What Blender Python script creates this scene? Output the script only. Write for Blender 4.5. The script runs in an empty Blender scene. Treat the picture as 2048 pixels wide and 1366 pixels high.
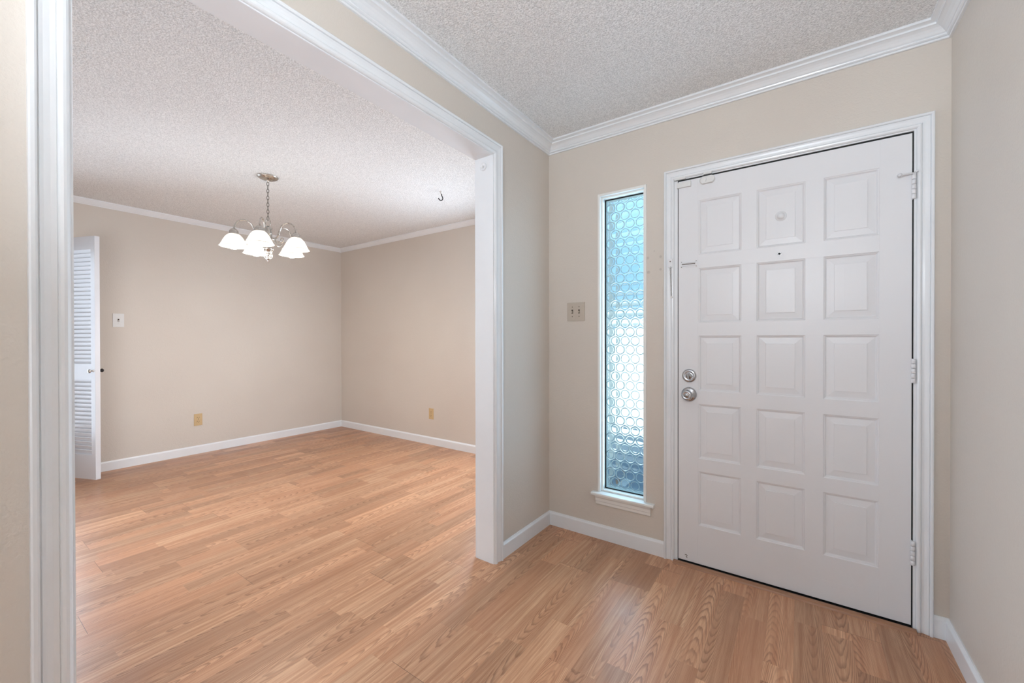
import bpy, bmesh, math, random
from mathutils import Vector, Matrix

random.seed(7)
scene = bpy.context.scene
COL = scene.collection

# ------------------------------------------------------------------ camera
F_PX, YAW, PITCH, ROLL = 821.478, 0.609, -0.00468, -0.00142
CAM = Vector((1.331, -2.3306, 1.1983))
fwd = Vector((-math.sin(YAW) * math.cos(PITCH), math.cos(YAW) * math.cos(PITCH), math.sin(PITCH)))
r0 = Vector((math.cos(YAW), math.sin(YAW), 0)); u0 = r0.cross(fwd)
rgt = r0 * math.cos(ROLL) + u0 * math.sin(ROLL)
upv = u0 * math.cos(ROLL) - r0 * math.sin(ROLL)
cd = bpy.data.cameras.new('camera'); cam = bpy.data.objects.new('camera', cd); COL.objects.link(cam)
cd.sensor_width = 36; cd.lens = F_PX / 2048 * 36; cd.clip_start = 0.02; cd.clip_end = 200
cam.matrix_world = Matrix(((rgt.x, upv.x, -fwd.x, CAM.x), (rgt.y, upv.y, -fwd.y, CAM.y), (rgt.z, upv.z, -fwd.z, CAM.z), (0, 0, 0, 1)))
scene.camera = cam
scene.view_settings.view_transform = 'Standard'
scene.view_settings.look = 'None'
scene.view_settings.exposure = 0.0
scene.view_settings.gamma = 1.0
scene.view_settings.use_curve_mapping = False
scene.cycles.use_denoising = True
scene.cycles.max_bounces = 10
scene.cycles.diffuse_bounces = 6
scene.cycles.transmission_bounces = 8
scene.cycles.transparent_max_bounces = 12
scene.cycles.sample_clamp_indirect = 6.0

# ------------------------------------------------------------------ world + lights
world = bpy.data.worlds.new('sky'); scene.world = world; world.use_nodes = True
wn = world.node_tree; wn.nodes.clear()
wo = wn.nodes.new('ShaderNodeOutputWorld'); wb = wn.nodes.new('ShaderNodeBackground')
wtc = wn.nodes.new('ShaderNodeTexCoord'); wsep = wn.nodes.new('ShaderNodeSeparateXYZ'); wr = wn.nodes.new('ShaderNodeValToRGB')
wn.links.new(wtc.outputs['Generated'], wsep.inputs[0]); wn.links.new(wsep.outputs['Z'], wr.inputs[0])
wr.color_ramp.elements[0].position = 0.0; wr.color_ramp.elements[0].color = (0.80, 0.95, 1.0, 1)
wr.color_ramp.elements[1].position = 0.30; wr.color_ramp.elements[1].color = (0.36, 0.56, 0.70, 1)
wn.links.new(wr.outputs[0], wb.inputs['Color']); wb.inputs['Strength'].default_value = 2.1
wn.links.new(wb.outputs[0], wo.inputs[0])

def lamp(name, kind, loc, energy, color=(1, 1, 1), direction=None, size=None, radius=None, parent=None, portal=False, spread=None):
    ld = bpy.data.lights.new(name, kind); o = bpy.data.objects.new(name, ld); COL.objects.link(o)
    o.location = loc; ld.energy = energy; ld.color = color
    if direction is not None:
        o.rotation_euler = Vector(direction).to_track_quat('-Z', 'Y').to_euler()
    if size:
        ld.shape = 'RECTANGLE'; ld.size, ld.size_y = size
    if radius is not None: ld.shadow_soft_size = radius
    if portal: ld.cycles.is_portal = True
    if spread: ld.spread = spread
    return o

lamp('sun', 'SUN', (3, -6, 9), 9.0, (1.0, 0.96, 0.9), direction=(-0.25, 0.62, -0.75)).data.angle = 0.02
# daylight of the dining window and sidelight, plus added fills with no window built
lamp('hall_rear_fill', 'AREA', (0.6, -5.3, 1.15), 17, (0.76, 0.87, 1.0), direction=(0.12, 1, 0.12), size=(0.9, 1.6))  # added fill at the rear hall wall, no window built there
lamp('daylight_dining', 'AREA', (-0.85, 0.97, 1.30), 48, (0.74, 0.86, 1.0), direction=(-0.5, -1, -0.25), size=(0.9, 0.9))
lamp('dining_rear_fill', 'AREA', (-1.8, -2.55, 1.15), 27, (0.86, 0.92, 1.0), direction=(-0.6, 1, -0.2), size=(1.6, 1.2), spread=math.radians(140))  # added fill to brighten the far dining walls, rear wall is solid
lamp('dining_side_fill', 'AREA', (-3.90, -2.08, 1.15), 24, (0.66, 0.82, 1.0), direction=(1, 0.12, 0), size=(0.7, 1.7), spread=math.radians(90))  # added cool fill, sent through the opening onto the right hall wall
lamp('daylight_sidelight', 'AREA', (0.484, 0.046, 1.17), 4.2, (0.45, 0.74, 1.0), direction=(0, -1, 0), size=(0.235, 1.72))
# fills added behind the camera: a soft point and an upward ceiling wash
lamp('hall_point_fill', 'POINT', (0.9, -3.5, 2.05), 5, (0.84, 0.92, 1.0), radius=0.15)  # added soft fill, no fixture around it
lamp('hall_ceiling_fill', 'AREA', (1.3, -3.1, 1.75), 56, (0.82, 0.91, 1.0), direction=(0, 0.5, 1), size=(0.5, 0.5))  # added uplight to brighten the hall ceiling, no lamp body

# ------------------------------------------------------------------ node helpers
class NB:
    def __init__(s, name):
        s.m = bpy.data.materials.new(name); s.m.use_nodes = True
        s.t = s.m.node_tree; s.t.nodes.clear()
        s.out = s.t.nodes.new('ShaderNodeOutputMaterial')
    def n(s, kind, **kw):
        x = s.t.nodes.new(kind)
        for k, v in kw.items(): setattr(x, k, v)
        return x
    def put(s, sock, v):
        if isinstance(v, (int, float)): sock.default_value = v
        elif isinstance(v, (tuple, list)): sock.default_value = tuple(v) if len(v) == len(sock.default_value) else tuple(v) + (1,)
        else: s.t.links.new(v, sock)
    def math(s, op, a, b=0.0, c=None):
        x = s.n('ShaderNodeMath', operation=op)
        s.put(x.inputs[0], a); s.put(x.inputs[1], b)
        if c is not None: s.put(x.inputs[2], c)
        return x.outputs[0]
    def mix(s, f, a, b, mode='MIX'):
        x = s.n('ShaderNodeMix', data_type='RGBA', blend_type=mode)
        s.put(x.inputs[0], f); s.put(x.inputs[6], a); s.put(x.inputs[7], b)
        return x.outputs[2]
    def vec(s, x, y, z):
        c = s.n('ShaderNodeCombineXYZ')
        for i, v in enumerate((x, y, z)): s.put(c.inputs[i], v)
        return c.outputs[0]
    def noise(s, vec, scale, detail=2.0, rough=0.5, dist=0.0):
        x = s.n('ShaderNodeTexNoise'); s.put(x.inputs['Vector'], vec)
        x.inputs['Scale'].default_value = scale; x.inputs['Detail'].default_value = detail
        x.inputs['Roughness'].default_value = rough; x.inputs['Distortion'].default_value = dist
        return x.outputs['Fac']
    def remap(s, v, a, b, c=0.0, d=1.0, smooth=False):
        x = s.n('ShaderNodeMapRange'); x.interpolation_type = 'SMOOTHSTEP' if smooth else 'LINEAR'
        s.put(x.inputs[0], v)
        for i, q in enumerate((a, b, c, d)): x.inputs[i + 1].default_value = q
        return x.outputs[0]
    def coord(s):
        return s.n('ShaderNodeTexCoord').outputs['Object']
    def bump(s, h, strength, dist):
        x = s.n('ShaderNodeBump'); x.inputs['Strength'].default_value = strength; x.inputs['Distance'].default_value = dist
        s.put(x.inputs['Height'], h); return x.outputs[0]
    def bsdf(s, color, rough=0.5, metal=0.0, normal=None, **kw):
        p = s.n('ShaderNodeBsdfPrincipled')
        s.put(p.inputs['Base Color'], color); s.put(p.inputs['Roughness'], rough); s.put(p.inputs['Metallic'], metal)
        if normal is not None: s.put(p.inputs['Normal'], normal)
        for k, v in kw.items(): s.put(p.inputs[k.replace('_', ' ')], v)
        s.t.links.new(p.outputs[0], s.out.inputs[0]); return p

def srgb(r, g, b):
    f = lambda c: (c / 255 / 12.92) if c / 255 <= 0.04045 else ((c / 255 + 0.055) / 1.055) ** 2.4
    return (f(r), f(g), f(b), 1.0)

def mat_wall():
    b = NB('wall_paint'); c = b.coord()
    h = b.math('ADD', b.noise(c, 130, 2), b.math('MULTIPLY', b.noise(c, 38, 2), 0.8))
    big = b.noise(c, 1.3, 2)
    col = b.mix(b.remap(big, 0.3, 0.7), srgb(206, 197, 187), srgb(210, 202, 192))
    for p, r in (((0.636, 0.0, 1.655), 0.011), ((0.640, 0.0, 1.575), 0.012), ((0.706, 0.0, 1.655), 0.010), ((0.706, 0.0, 1.585), 0.009), ((0.672, 0.0, 1.69), 0.005)):
        d = b.n('ShaderNodeVectorMath', operation='DISTANCE'); b.put(d.inputs[0], c); d.inputs[1].default_value = p
        col = b.mix(b.remap(d.outputs['Value'], r * 0.4, r, 0.30, 0.0, True), col, srgb(128, 120, 114))
    b.bsdf(col, 0.48, normal=b.bump(h, 0.28, 0.0035), Specular_IOR_Level=0.35)
    return b.m
def mat_ceiling():
    b = NB('popcorn_ceiling'); c = b.coord()
    v = b.n('ShaderNodeTexVoronoi'); v.feature = 'SMOOTH_F1'; b.put(v.inputs['Vector'], c); v.inputs['Scale'].default_value = 135; v.inputs['Smoothness'].default_value = 0.4
    n = b.noise(c, 170, 3, 0.6)
    h = b.math('SUBTRACT', b.math('MULTIPLY', n, 1.6), v.outputs['Distance'])
    col = b.mix(b.remap(n, 0.36, 0.62), srgb(214, 214, 213), srgb(247, 247, 246))  # pits of the texture tinted darker, their shade put into the colour
    b.bsdf(col, 0.9, normal=b.bump(h, 0.6, 0.0055), Specular_IOR_Level=0.1)
    return b.m
def mat_paint(name, rgb, rough=0.32, bump=0.08):
    b = NB(name); c = b.coord()
    h = b.noise(c, 60, 3)
    col = b.mix(b.remap(b.noise(c, 5, 3), 0.35, 0.7), srgb(*rgb), srgb(*[min(255, q + 4) for q in rgb]))
    b.bsdf(col, rough, normal=b.bump(h, bump, 0.002))
    return b.m
def mat_door():
    b = NB('door_paint'); c = b.coord()
    sx = b.n('ShaderNodeSeparateXYZ'); b.put(sx.inputs[0], c)
    grain = b.noise(b.vec(b.math('MULTIPLY', sx.outputs[0], 220.0), sx.outputs[1], b.math('MULTIPLY', sx.outputs[2], 9.0)), 1.0, 2)
    # hand smudges by the lock stile
    d = b.n('ShaderNodeVectorMath', operation='DISTANCE'); b.put(d.inputs[0], c); d.inputs[1].default_value = (0.835, 0.0, 1.17)
    sm = b.math('MULTIPLY', b.remap(d.outputs['Value'], 0.03, 0.16, 1.0, 0.0, True), b.remap(b.noise(c, 28, 4, 0.65), 0.50, 0.66, 0.0, 0.5, True))
    col = b.mix(sm, srgb(226, 226, 228), srgb(176, 172, 168))
    b.bsdf(col, 0.36, normal=b.bump(grain, 0.10, 0.0015))
    return b.m
def mat_plain(name, rgb, rough=0.4, metal=0.0, **kw):
    b = NB(name); c = b.coord()
    n = b.noise(c, 90, 2)
    col = b.mix(n, srgb(*[q * 0.96 for q in rgb]), srgb(*rgb))
    b.bsdf(col, rough, metal, **kw); return b.m

STRIP = 0.0945
def wood_nodes(b, px, py, joints=True):
    """two-strip oak laminate; px across the boards, py along them (metres)"""
    x0 = b.math('SUBTRACT', px, 0.089)
    si = b.math('FLOOR', b.math('DIVIDE', x0, STRIP))
    bi = b.math('FLOOR', b.math('DIVIDE', x0, STRIP * 2))
    def rnd(v, k):
        w = b.n('ShaderNodeTexWhiteNoise', noise_dimensions='2D'); b.put(w.inputs['Vector'], b.vec(v, k, 0.0)); return w.outputs['Value']
    yb = b.math('ADD', py, b.math('MULTIPLY', rnd(bi, 3.7), 1.21))
    jb = b.math('FLOOR', b.math('DIVIDE', yb, 1.21))
    fb = b.math('SUBTRACT', yb, b.math('MULTIPLY', jb, 1.21))
    # pieces inside each strip; a board joint always ends a piece
    off = b.math('MULTIPLY', rnd(b.math('ADD', si, b.math('MULTIPLY', jb, 17.0)), 9.1), 0.6)
    js = b.math('FLOOR', b.math('DIVIDE', b.math('ADD', fb, off), 0.62))
    seed = b.vec(si, jb, js)
    w = b.n('ShaderNodeTexWhiteNoise', noise_dimensions='3D'); b.put(w.inputs['Vector'], seed)
    sc = b.n('ShaderNodeSeparateColor'); b.put(sc.inputs[0], w.outputs['Color'])
    r1, r2, r3 = sc.outputs[0], sc.outputs[1], sc.outputs[2]; r4 = w.outputs['Value']
    ul = b.math('SUBTRACT', x0, b.math('MULTIPLY', b.math('ADD', si, 0.5), STRIP))
    u = b.math('ADD', ul, b.math('MULTIPLY', b.math('SUBTRACT', r1, 0.5), 0.15))
    sgn = b.math('SUBTRACT', b.math('MULTIPLY', b.math('GREATER_THAN', r3, 0.5), 2.0), 1.0)
    v = b.math('MULTIPLY', b.math('ADD', py, b.math('MULTIPLY', r2, 7.0)), sgn)
    warp = b.noise(b.vec(b.math('MULTIPLY', u, 16.0), b.math('MULTIPLY', v, 2.4), b.math('MULTIPLY', r4, 9.0)), 1.0, 1, 0.4)
    warp2 = b.noise(b.vec(b.math('MULTIPLY', u, 95.0), b.math('MULTIPLY', v, 7.0), b.math('MULTIPLY', r4, 9.0)), 1.0, 2, 0.5)
    A = b.math('ADD', 1300.0, b.math('MULTIPLY', r2, 2600.0))
    ring = b.math('ADD', b.math('MULTIPLY', b.math('MULTIPLY', u, u), A), b.math('MULTIPLY', v, b.math('ADD', 9.0, b.math('MULTIPLY', r1, 14.0))))
    ring = b.math('ADD', ring, b.math('ADD', b.math('MULTIPLY', warp, 2.6), b.math('MULTIPLY', warp2, 0.8)))
    fr = b.math('FRACT', ring)
    line = b.math('MULTIPLY', b.remap(fr, 0.40, 0.88, 0, 1, True), b.remap(fr, 0.90, 1.0, 1, 0, True))
    fade = b.remap(b.noise(b.vec(b.math('MULTIPLY', u, 20.0), b.math('MULTIPLY', v, 1.6), r4), 1.0, 2), 0.3, 0.65, 0.25, 1.0, True)
    line = b.math('MULTIPLY', line, fade)
    pores = b.noise(b.vec(b.math('MULTIPLY', px, 520.0), b.math('MULTIPLY', py, 11.0), r3), 1.0, 2, 0.6)
    streak = b.noise(b.vec(b.math('MULTIPLY', px, 70.0), b.math('MULTIPLY', py, 1.8), b.math('MULTIPLY', r4, 7.0)), 1.0, 3, 0.6)
    base = b.mix(b.remap(streak, 0.35, 0.65), srgb(182, 132, 98), srgb(218, 174, 138))
    base = b.mix(b.math('MULTIPLY', r1, 0.55), base, srgb(178, 124, 92))
    base = b.mix(b.math('MULTIPLY', b.remap(pores, 0.45, 0.72), 0.45), base, srgb(150, 98, 62))
    colr = b.mix(b.math('MULTIPLY', line, 0.62), base, srgb(118, 74, 48))
    val = b.remap(r3, 0.0, 1.0, 0.76, 1.12)
    colr = b.mix(1.0, colr, b.vec(val, val, val), 'MULTIPLY')
    if joints:
        e1 = b.math('LESS_THAN', fb, 0.0016)
        xb = b.math('SUBTRACT', x0, b.math('MULTIPLY', bi, STRIP * 2))
        e2 = b.math('LESS_THAN', xb, 0.0009)
        j = b.math('MAXIMUM', b.math('MULTIPLY', e1, b.math('ADD', 0.25, b.math('MULTIPLY', rnd(b.math('ADD', bi, b.math('MULTIPLY', jb, 5.0)), 2.2), 0.6))), b.math('MULTIPLY', e2, 0.35))
        colr = b.mix(j, colr, srgb(58, 34, 20))
    return colr, line, pores
def mat_floor():
    b = NB('oak_laminate'); c = b.coord(); s = b.n('ShaderNodeSeparateXYZ'); b.put(s.inputs[0], c)
    col, line, pores = wood_nodes(b, s.outputs[0], s.outputs[1])
    h = b.math('ADD', b.noise(c, 7, 2), b.math('MULTIPLY', pores, 0.25))
    rough = b.remap(b.noise(c, 9, 3), 0.3, 0.7, 0.30, 0.38)
    b.bsdf(col, rough, normal=b.bump(h, 0.06, 0.004), Specular_IOR_Level=0.5)
    return b.m
def mat_oakstrip():
    b = NB('oak_threshold'); c = b.coord(); s = b.n('ShaderNodeSeparateXYZ'); b.put(s.inputs[0], c)
    n = b.noise(b.vec(b.math('MULTIPLY', s.outputs[0], 6.0), b.math('MULTIPLY', s.outputs[1], 300.0), s.outputs[2]), 1.0, 3)
    b.bsdf(b.mix(n, srgb(128, 88, 64), srgb(168, 124, 92)), 0.4); return b.m
def mat_metal(name, rgb, rough):
    b = NB(name); c = b.coord()
    b.bsdf(b.mix(b.noise(c, 40, 2), srgb(*[q * 0.93 for q in rgb]), srgb(*rgb)), b.remap(b.noise(c, 60, 2), 0.3, 0.7, rough * 0.85, rough * 1.15), 1.0); return b.m
def mat_glass():
    b = NB('bullseye_glass'); c = b.coord()
    g = b.n('ShaderNodeBsdfRefraction'); g.inputs['IOR'].default_value = 1.5; g.inputs['Roughness'].default_value = 0.03
    b.put(g.inputs['Color'], b.mix(b.noise(c, 14, 2), (0.80, 0.94, 1.0, 1), (0.90, 0.98, 1.0, 1)))
    t = b.n('ShaderNodeBsdfTransparent'); t.inputs['Color'].default_value = (0.8, 0.94, 1.0, 1)
    gl = b.n('ShaderNodeBsdfGlossy'); gl.inputs['Roughness'].default_value = 0.05
    m1 = b.n('ShaderNodeMixShader'); m1.inputs[0].default_value = 0.12
    b.t.links.new(g.outputs[0], m1.inputs[1]); b.t.links.new(t.outputs[0], m1.inputs[2])
    fr = b.n('ShaderNodeFresnel'); fr.inputs['IOR'].default_value = 1.45
    m2 = b.n('ShaderNodeMixShader'); b.t.links.new(fr.outputs[0], m2.inputs[0])
    b.t.links.new(m1.outputs[0], m2.inputs[1]); b.t.links.new(gl.outputs[0], m2.inputs[2])
    b.t.links.new(m2.outputs[0], b.out.inputs[0]); return b.m
def mat_rim():
    b = NB('frosted_glass_rim')
    d = b.n('ShaderNodeBsdfTranslucent'); d.inputs['Color'].default_value = (0.90, 0.98, 1.0, 1)
    t = b.n('ShaderNodeBsdfTransparent'); t.inputs['Color'].default_value = (0.92, 0.98, 1.0, 1)
    m = b.n('ShaderNodeMixShader'); m.inputs[0].default_value = 0.2
    b.t.links.new(d.outputs[0], m.inputs[1]); b.t.links.new(t.outputs[0], m.inputs[2]); b.t.links.new(m.outputs[0], b.out.inputs[0]); return b.m
def mat_clear():
    b = NB('window_glass')
    t = b.n('ShaderNodeBsdfTransparent'); gl = b.n('ShaderNodeBsdfGlossy'); gl.inputs['Roughness'].default_value = 0.02
    m = b.n('ShaderNodeMixShader'); m.inputs[0].default_value = 0.06
    b.t.links.new(t.outputs[0], m.inputs[1]); b.t.links.new(gl.outputs[0], m.inputs[2]); b.t.links.new(m.outputs[0], b.out.inputs[0]); return b.m
def mat_shade():
    b = NB('frosted_shade')
    d = b.n('ShaderNodeBsdfDiffuse'); d.inputs['Color'].default_value = (0.92, 0.92, 0.9, 1)
    t = b.n('ShaderNodeBsdfTranslucent'); t.inputs['Color'].default_value = (0.97, 0.96, 0.93, 1)
    m = b.n('ShaderNodeMixShader'); m.inputs[0].default_value = 0.6
    b.t.links.new(d.outputs[0], m.inputs[1]); b.t.links.new(t.outputs[0], m.inputs[2]); b.t.links.new(m.outputs[0], b.out.inputs[0]); return b.m
def mat_bulb():
    b = NB('lit_bulb'); e = b.n('ShaderNodeEmission'); e.inputs['Color'].default_value = (1.0, 0.90, 0.78, 1); e.inputs['Strength'].default_value = 130
    b.t.links.new(e.outputs[0], b.out.inputs[0]); return b.m
def mat_ground():
    b = NB('pale_concrete'); c = b.coord()
    b.bsdf(b.mix(b.noise(c, 3, 5), srgb(196, 196, 194), srgb(222, 221, 218)), 0.85); return b.m

WALL = mat_wall(); CEIL = mat_ceiling(); TRIM = mat_paint('trim_paint', (228, 230, 232), 0.22, 0.04); DOOR = mat_door()
WTRIM = mat_paint('window_trim_paint', (232, 231, 227), 0.22); LOUV = mat_paint('louver_paint', (216, 217, 221), 0.38)
FLOOR = mat_floor(); OAK = mat_oakstrip(); NICKEL = mat_metal('brushed_nickel', (196, 192, 186), 0.28); CHROME = mat_metal('satin_chrome', (190, 190, 192), 0.2)
CHAIN = mat_metal('dark_nickel', (128, 124, 118), 0.35)
CHAINP = mat_plain('dulled_painted_metal', (186, 184, 182), 0.35, 0.3)
DARK = mat_plain('black_rubber', (16, 16, 17), 0.7); BLACKMETAL = mat_plain('dark_iron', (44, 42, 42), 0.4, 0.6)
ALMOND = mat_plain('almond_plastic', (206, 178, 134), 0.35); IVORY = mat_plain('beige_plastic', (190, 178, 164), 0.4); WHITEPL = mat_plain('white_plastic', (226, 226, 224), 0.35)
SLOT = mat_plain('slot_shadow_brown', (58, 40, 24), 0.7); SCREW = mat_plain('screw_brown', (92, 80, 68), 0.4)
GLASS = mat_glass(); RIM = mat_rim(); CLEAR = mat_clear(); SHADE = mat_shade(); BULB = mat_bulb(); GROUND = mat_ground(); SLATE = mat_plain('blue_grey_slate', (84, 104, 124), 0.6)

# ------------------------------------------------------------------ mesh helpers
def bm_new(): return bmesh.new()
def box(bm, x0, x1, y0, y1, z0, z1, bev=0.0):
    t = bmesh.new() if bev else bm
    vs = [t.verts.new((x, y, z)) for x in (x0, x1) for y in (y0, y1) for z in (z0, z1)]
    for f in ((0, 1, 3, 2), (4, 6, 7, 5), (0, 4, 5, 1), (2, 3, 7, 6), (0, 2, 6, 4), (1, 5, 7, 3)):
        t.faces.new([vs[i] for i in f])
    if bev:
        bmesh.ops.bevel(t, geom=t.edges[:], offset=bev, segments=2, profile=0.7, affect='EDGES')
        join(bm, t)
    return bm
def join(bm, t, M=None):
    mp = {}
    for v in t.verts: mp[v] = bm.verts.new(M @ v.co if M else v.co)
    for f in t.faces:
        try: nf = bm.faces.new([mp[v] for v in f.verts]); nf.smooth = f.smooth
        except ValueError: pass
    t.free()
def loft(bm, sections, closed=False, caps=True, smooth=False):
    """sections: list of lists of points; each list is one cross-section"""
    rows = [[bm.verts.new(p) for p in s] for s in sections]
    n = len(rows[0])
    for a, c in zip(rows, rows[1:]):
        for i in range(n if closed else n - 1):
            j = (i + 1) % n
            f = bm.faces.new((a[i], a[j], c[j], c[i])); f.smooth = smooth
    if caps:
        bm.faces.new(rows[0]); bm.faces.new(list(reversed(rows[-1])))
    return rows
def lathe(bm, prof, center=(0, 0, 0), axis='Z', seg=32, smooth=True, M=None):
    """prof: (radius, height) pairs"""
    t = bmesh.new(); rows = []
    for r, h in prof:
        if r < 1e-6: rows.append([t.verts.new((0, 0, h))])
        else: rows.append([t.verts.new((r * math.cos(2 * math.pi * k / seg), r * math.sin(2 * math.pi * k / seg), h)) for k in range(seg)])
    for a, c in zip(rows, rows[1:]):
        for k in range(seg):
            j = (k + 1) % seg
            q = [a[k % len(a)], a[j % len(a)], c[j % len(c)], c[k % len(c)]]
            u = []
            for w in q:
                if w not in u: u.append(w)
            if len(u) > 2:
                f = t.faces.new(u); f.smooth = smooth
    R = {'Z': Matrix.Identity(4), 'Y': Matrix.Rotation(math.radians(90), 4, 'X'), '-Y': Matrix.Rotation(math.radians(90), 4, 'X'),
         'X': Matrix.Rotation(math.radians(90), 4, 'Y'), '+Y': Matrix.Rotation(math.radians(-90), 4, 'X'), '-X': Matrix.Rotation(math.radians(-90), 4, 'Y')}[axis]
    MM = Matrix.Translation(center) @ (M if M else R)
    join(bm, t, MM)
def tube(bm, pts, rad, seg=10, closed=False):
    pts = [Vector(p) for p in pts]; n = len(pts); rows = []
    rr = rad if isinstance(rad, (list, tuple)) else [rad] * n
    ref = None
    for i, p in enumerate(pts):
        if closed: d = pts[(i + 1) % n] - pts[i - 1]
        else: d = pts[min(i + 1, n - 1)] - pts[max(i - 1, 0)]
        d.normalize()
        if ref is None:
            ref = Vector((0, 0, 1)) if abs(d.z) < 0.9 else Vector((1, 0, 0))
        a = (ref - d * ref.dot(d)).normalized(); ref = a; c = d.cross(a)
        rows.append([bm.verts.new(p + (a * math.cos(2 * math.pi * k / seg) + c * math.sin(2 * math.pi * k / seg)) * rr[i]) for k in range(seg)])
    pairs = list(zip(rows, rows[1:])) + ([(rows[-1], rows[0])] if closed else [])
    for a, c in pairs:
        for k in range(seg):
            j = (k + 1) % seg
            f = bm.faces.new((a[k], a[j], c[j], c[k])); f.smooth = True
    if not closed:
        bm.faces.new(list(reversed(rows[0]))); bm.faces.new(rows[-1])
def spline(pts, n=8):
    """Catmull-Rom through points"""
    P = [Vector(p) for p in pts]; P = [P[0] * 2 - P[1]] + P + [P[-1] * 2 - P[-2]]; out = []
    for i in range(1, len(P) - 2):
        for k in range(n):
            t = k / n; a, b_, c, d = P[i - 1], P[i], P[i + 1], P[i + 2]
            out.append(0.5 * ((2 * b_) + (c - a) * t + (2 * a - 5 * b_ + 4 * c - d) * t * t + (3 * b_ - a - 3 * c + d) * t ** 3))
    out.append(P[-2]); return out
def obj(name, bm, mat, parent=None, label=None, M=None, keep=False):
    """one mesh object; vertices are given in world space (parent's location is subtracted)"""
    bmesh.ops.recalc_face_normals(bm, faces=bm.faces)
    me = bpy.data.meshes.new(name)
    off = Vector((0, 0, 0))
    p = parent
    while p is not None: off += p.location; p = p.parent
    if off.length: bmesh.ops.translate(bm, verts=bm.verts, vec=-off)
    bm.to_mesh(me); bm.free(); me.materials.append(mat)
    o = bpy.data.objects.new(name, me); COL.objects.link(o)
    if parent is not None: o.parent = parent
    if label: o['label'] = label
    return o
def tag(o, label=None, cat=None, group=None, kind=None):
    if label: o['label'] = label
    if cat: o['category'] = cat
    if group: o['group'] = group
    if kind: o['kind'] = kind
    return o
def thing(name, loc, label, cat, kind=None, group=None):
    o = bpy.data.objects.new(name, None); COL.objects.link(o); o.location = loc; o.empty_display_size = 0.05
    return tag(o, label, cat, group, kind)
def struct(name, bm, mat, label, cat):
    return tag(obj(name, bm, mat), label, cat, kind='structure')

# ------------------------------------------------------------------ dimensions
H = 2.455
W = 1.826           # hall width
PT = 0.12           # partition thickness (x -0.12 .. 0)
DX, DY, DB = -3.872, 0.991, -2.60   # dining: left wall x, front wall y, rear wall y
HB = -5.4           # hall rear wall
JR, JL, JH = -0.597, -2.137, 2.180  # opening: right jamb y, left jamb y, head z

# ------------------------------------------------------------------ shell
b = bm_new(); box(b, DX - 0.8, 0.0, HB - 0.14, DY + 0.14, -0.10, 0.0); box(b, 0.0, W + 0.14, HB - 0.14, 0.14, -0.10, 0.0)
struct('floor', b, FLOOR, 'oak laminate floor of two-strip boards running through hall and dining room', 'floor')
b = bm_new(); box(b, DX - 0.8, W + 0.14, HB - 0.14, DY + 0.14, H, H + 0.10)
struct('ceiling', b, CEIL, 'white popcorn textured ceiling over hall and dining room', 'ceiling')

# partition with the cased opening
b = bm_new()
box(b, -PT, 0, JR + 0.018, DY + 0.14, 0, H); box(b, -PT, 0, HB, JL - 0.018, 0, H); box(b, -PT, 0, JL - 0.018, JR + 0.018, JH + 0.018, H)
struct('wall_left', b, WALL, 'beige partition wall with the wide cased opening into the dining room', 'wall')
# front wall of the hall with sidelight and door
DOX0, DOX1, DOH = 0.778, 1.736, 2.068
SX0, SX1, SZ0, SZ1 = 0.338, 0.630, 0.262, 2.070
WT = 0.14
b = bm_new()
box(b, 0, SX0, 0, WT, 0, H); box(b, SX0, SX1, 0, WT, 0, SZ0); box(b, SX0, SX1, 0, WT, SZ1, H)
box(b, SX1, DOX0, 0, WT, 0, H); box(b, DOX0, DOX1, 0, WT, DOH, H); box(b, DOX1, W, 0, WT, 0, H)
struct('wall_front', b, WALL, 'beige front wall around the entry door and narrow sidelight', 'wall')
b = bm_new(); box(b, W, W + 0.14, HB, WT, 0, H)
struct('wall_right', b, WALL, 'plain beige wall at the right edge of the hall', 'wall')
b = bm_new(); box(b, -PT, W + 0.14, HB - 0.14, HB, 0, H)
struct('wall_back', b, WALL, 'plain rear wall of the hall behind the viewer', 'wall')
# dining room
DWX0, DWX1, DWZ0, DWZ1 = -1.32, -0.38, 0.82, 2.08
b = bm_new()
box(b, DX - 0.14, DWX0, DY, DY + 0.14, 0, H); box(b, DWX0, DWX1, DY, DY + 0.14, 0, DWZ0); box(b, DWX0, DWX1, DY, DY + 0.14, DWZ1, H); box(b, DWX1, -PT, DY, DY + 0.14, 0, H)
struct('wall_dining_front', b, WALL, 'peach beige dining room wall right of the far corner', 'wall')
DDY0, DDY1 = -2.47, -1.69       # louvered doorway in the dining left wall
b = bm_new()
box(b, DX - 0.14, DX, DDY1, DY, 0, H); box(b, DX - 0.14, DX, DB, DDY0, 0, H); box(b, DX - 0.14, DX, DDY0, DDY1, 2.09, H)
struct('wall_dining_left', b, WALL, 'long peach beige dining room wall behind the chandelier', 'wall')
b = bm_new(); box(b, DX - 0.8, -PT, DB - 0.14, DB, 0, H)
struct('wall_dining_back', b, WALL, 'rear wall of the dining room out of view', 'wall')
b = bm_new(); box(b, DX - 0.8, DX - 0.70, DB, DY, 0, H); box(b, DX - 0.70, DX - 0.14, -1.55, -1.45, 0, H)
struct('wall_closet', b, WALL, 'closet wall behind the louvered door', 'wall')

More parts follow.
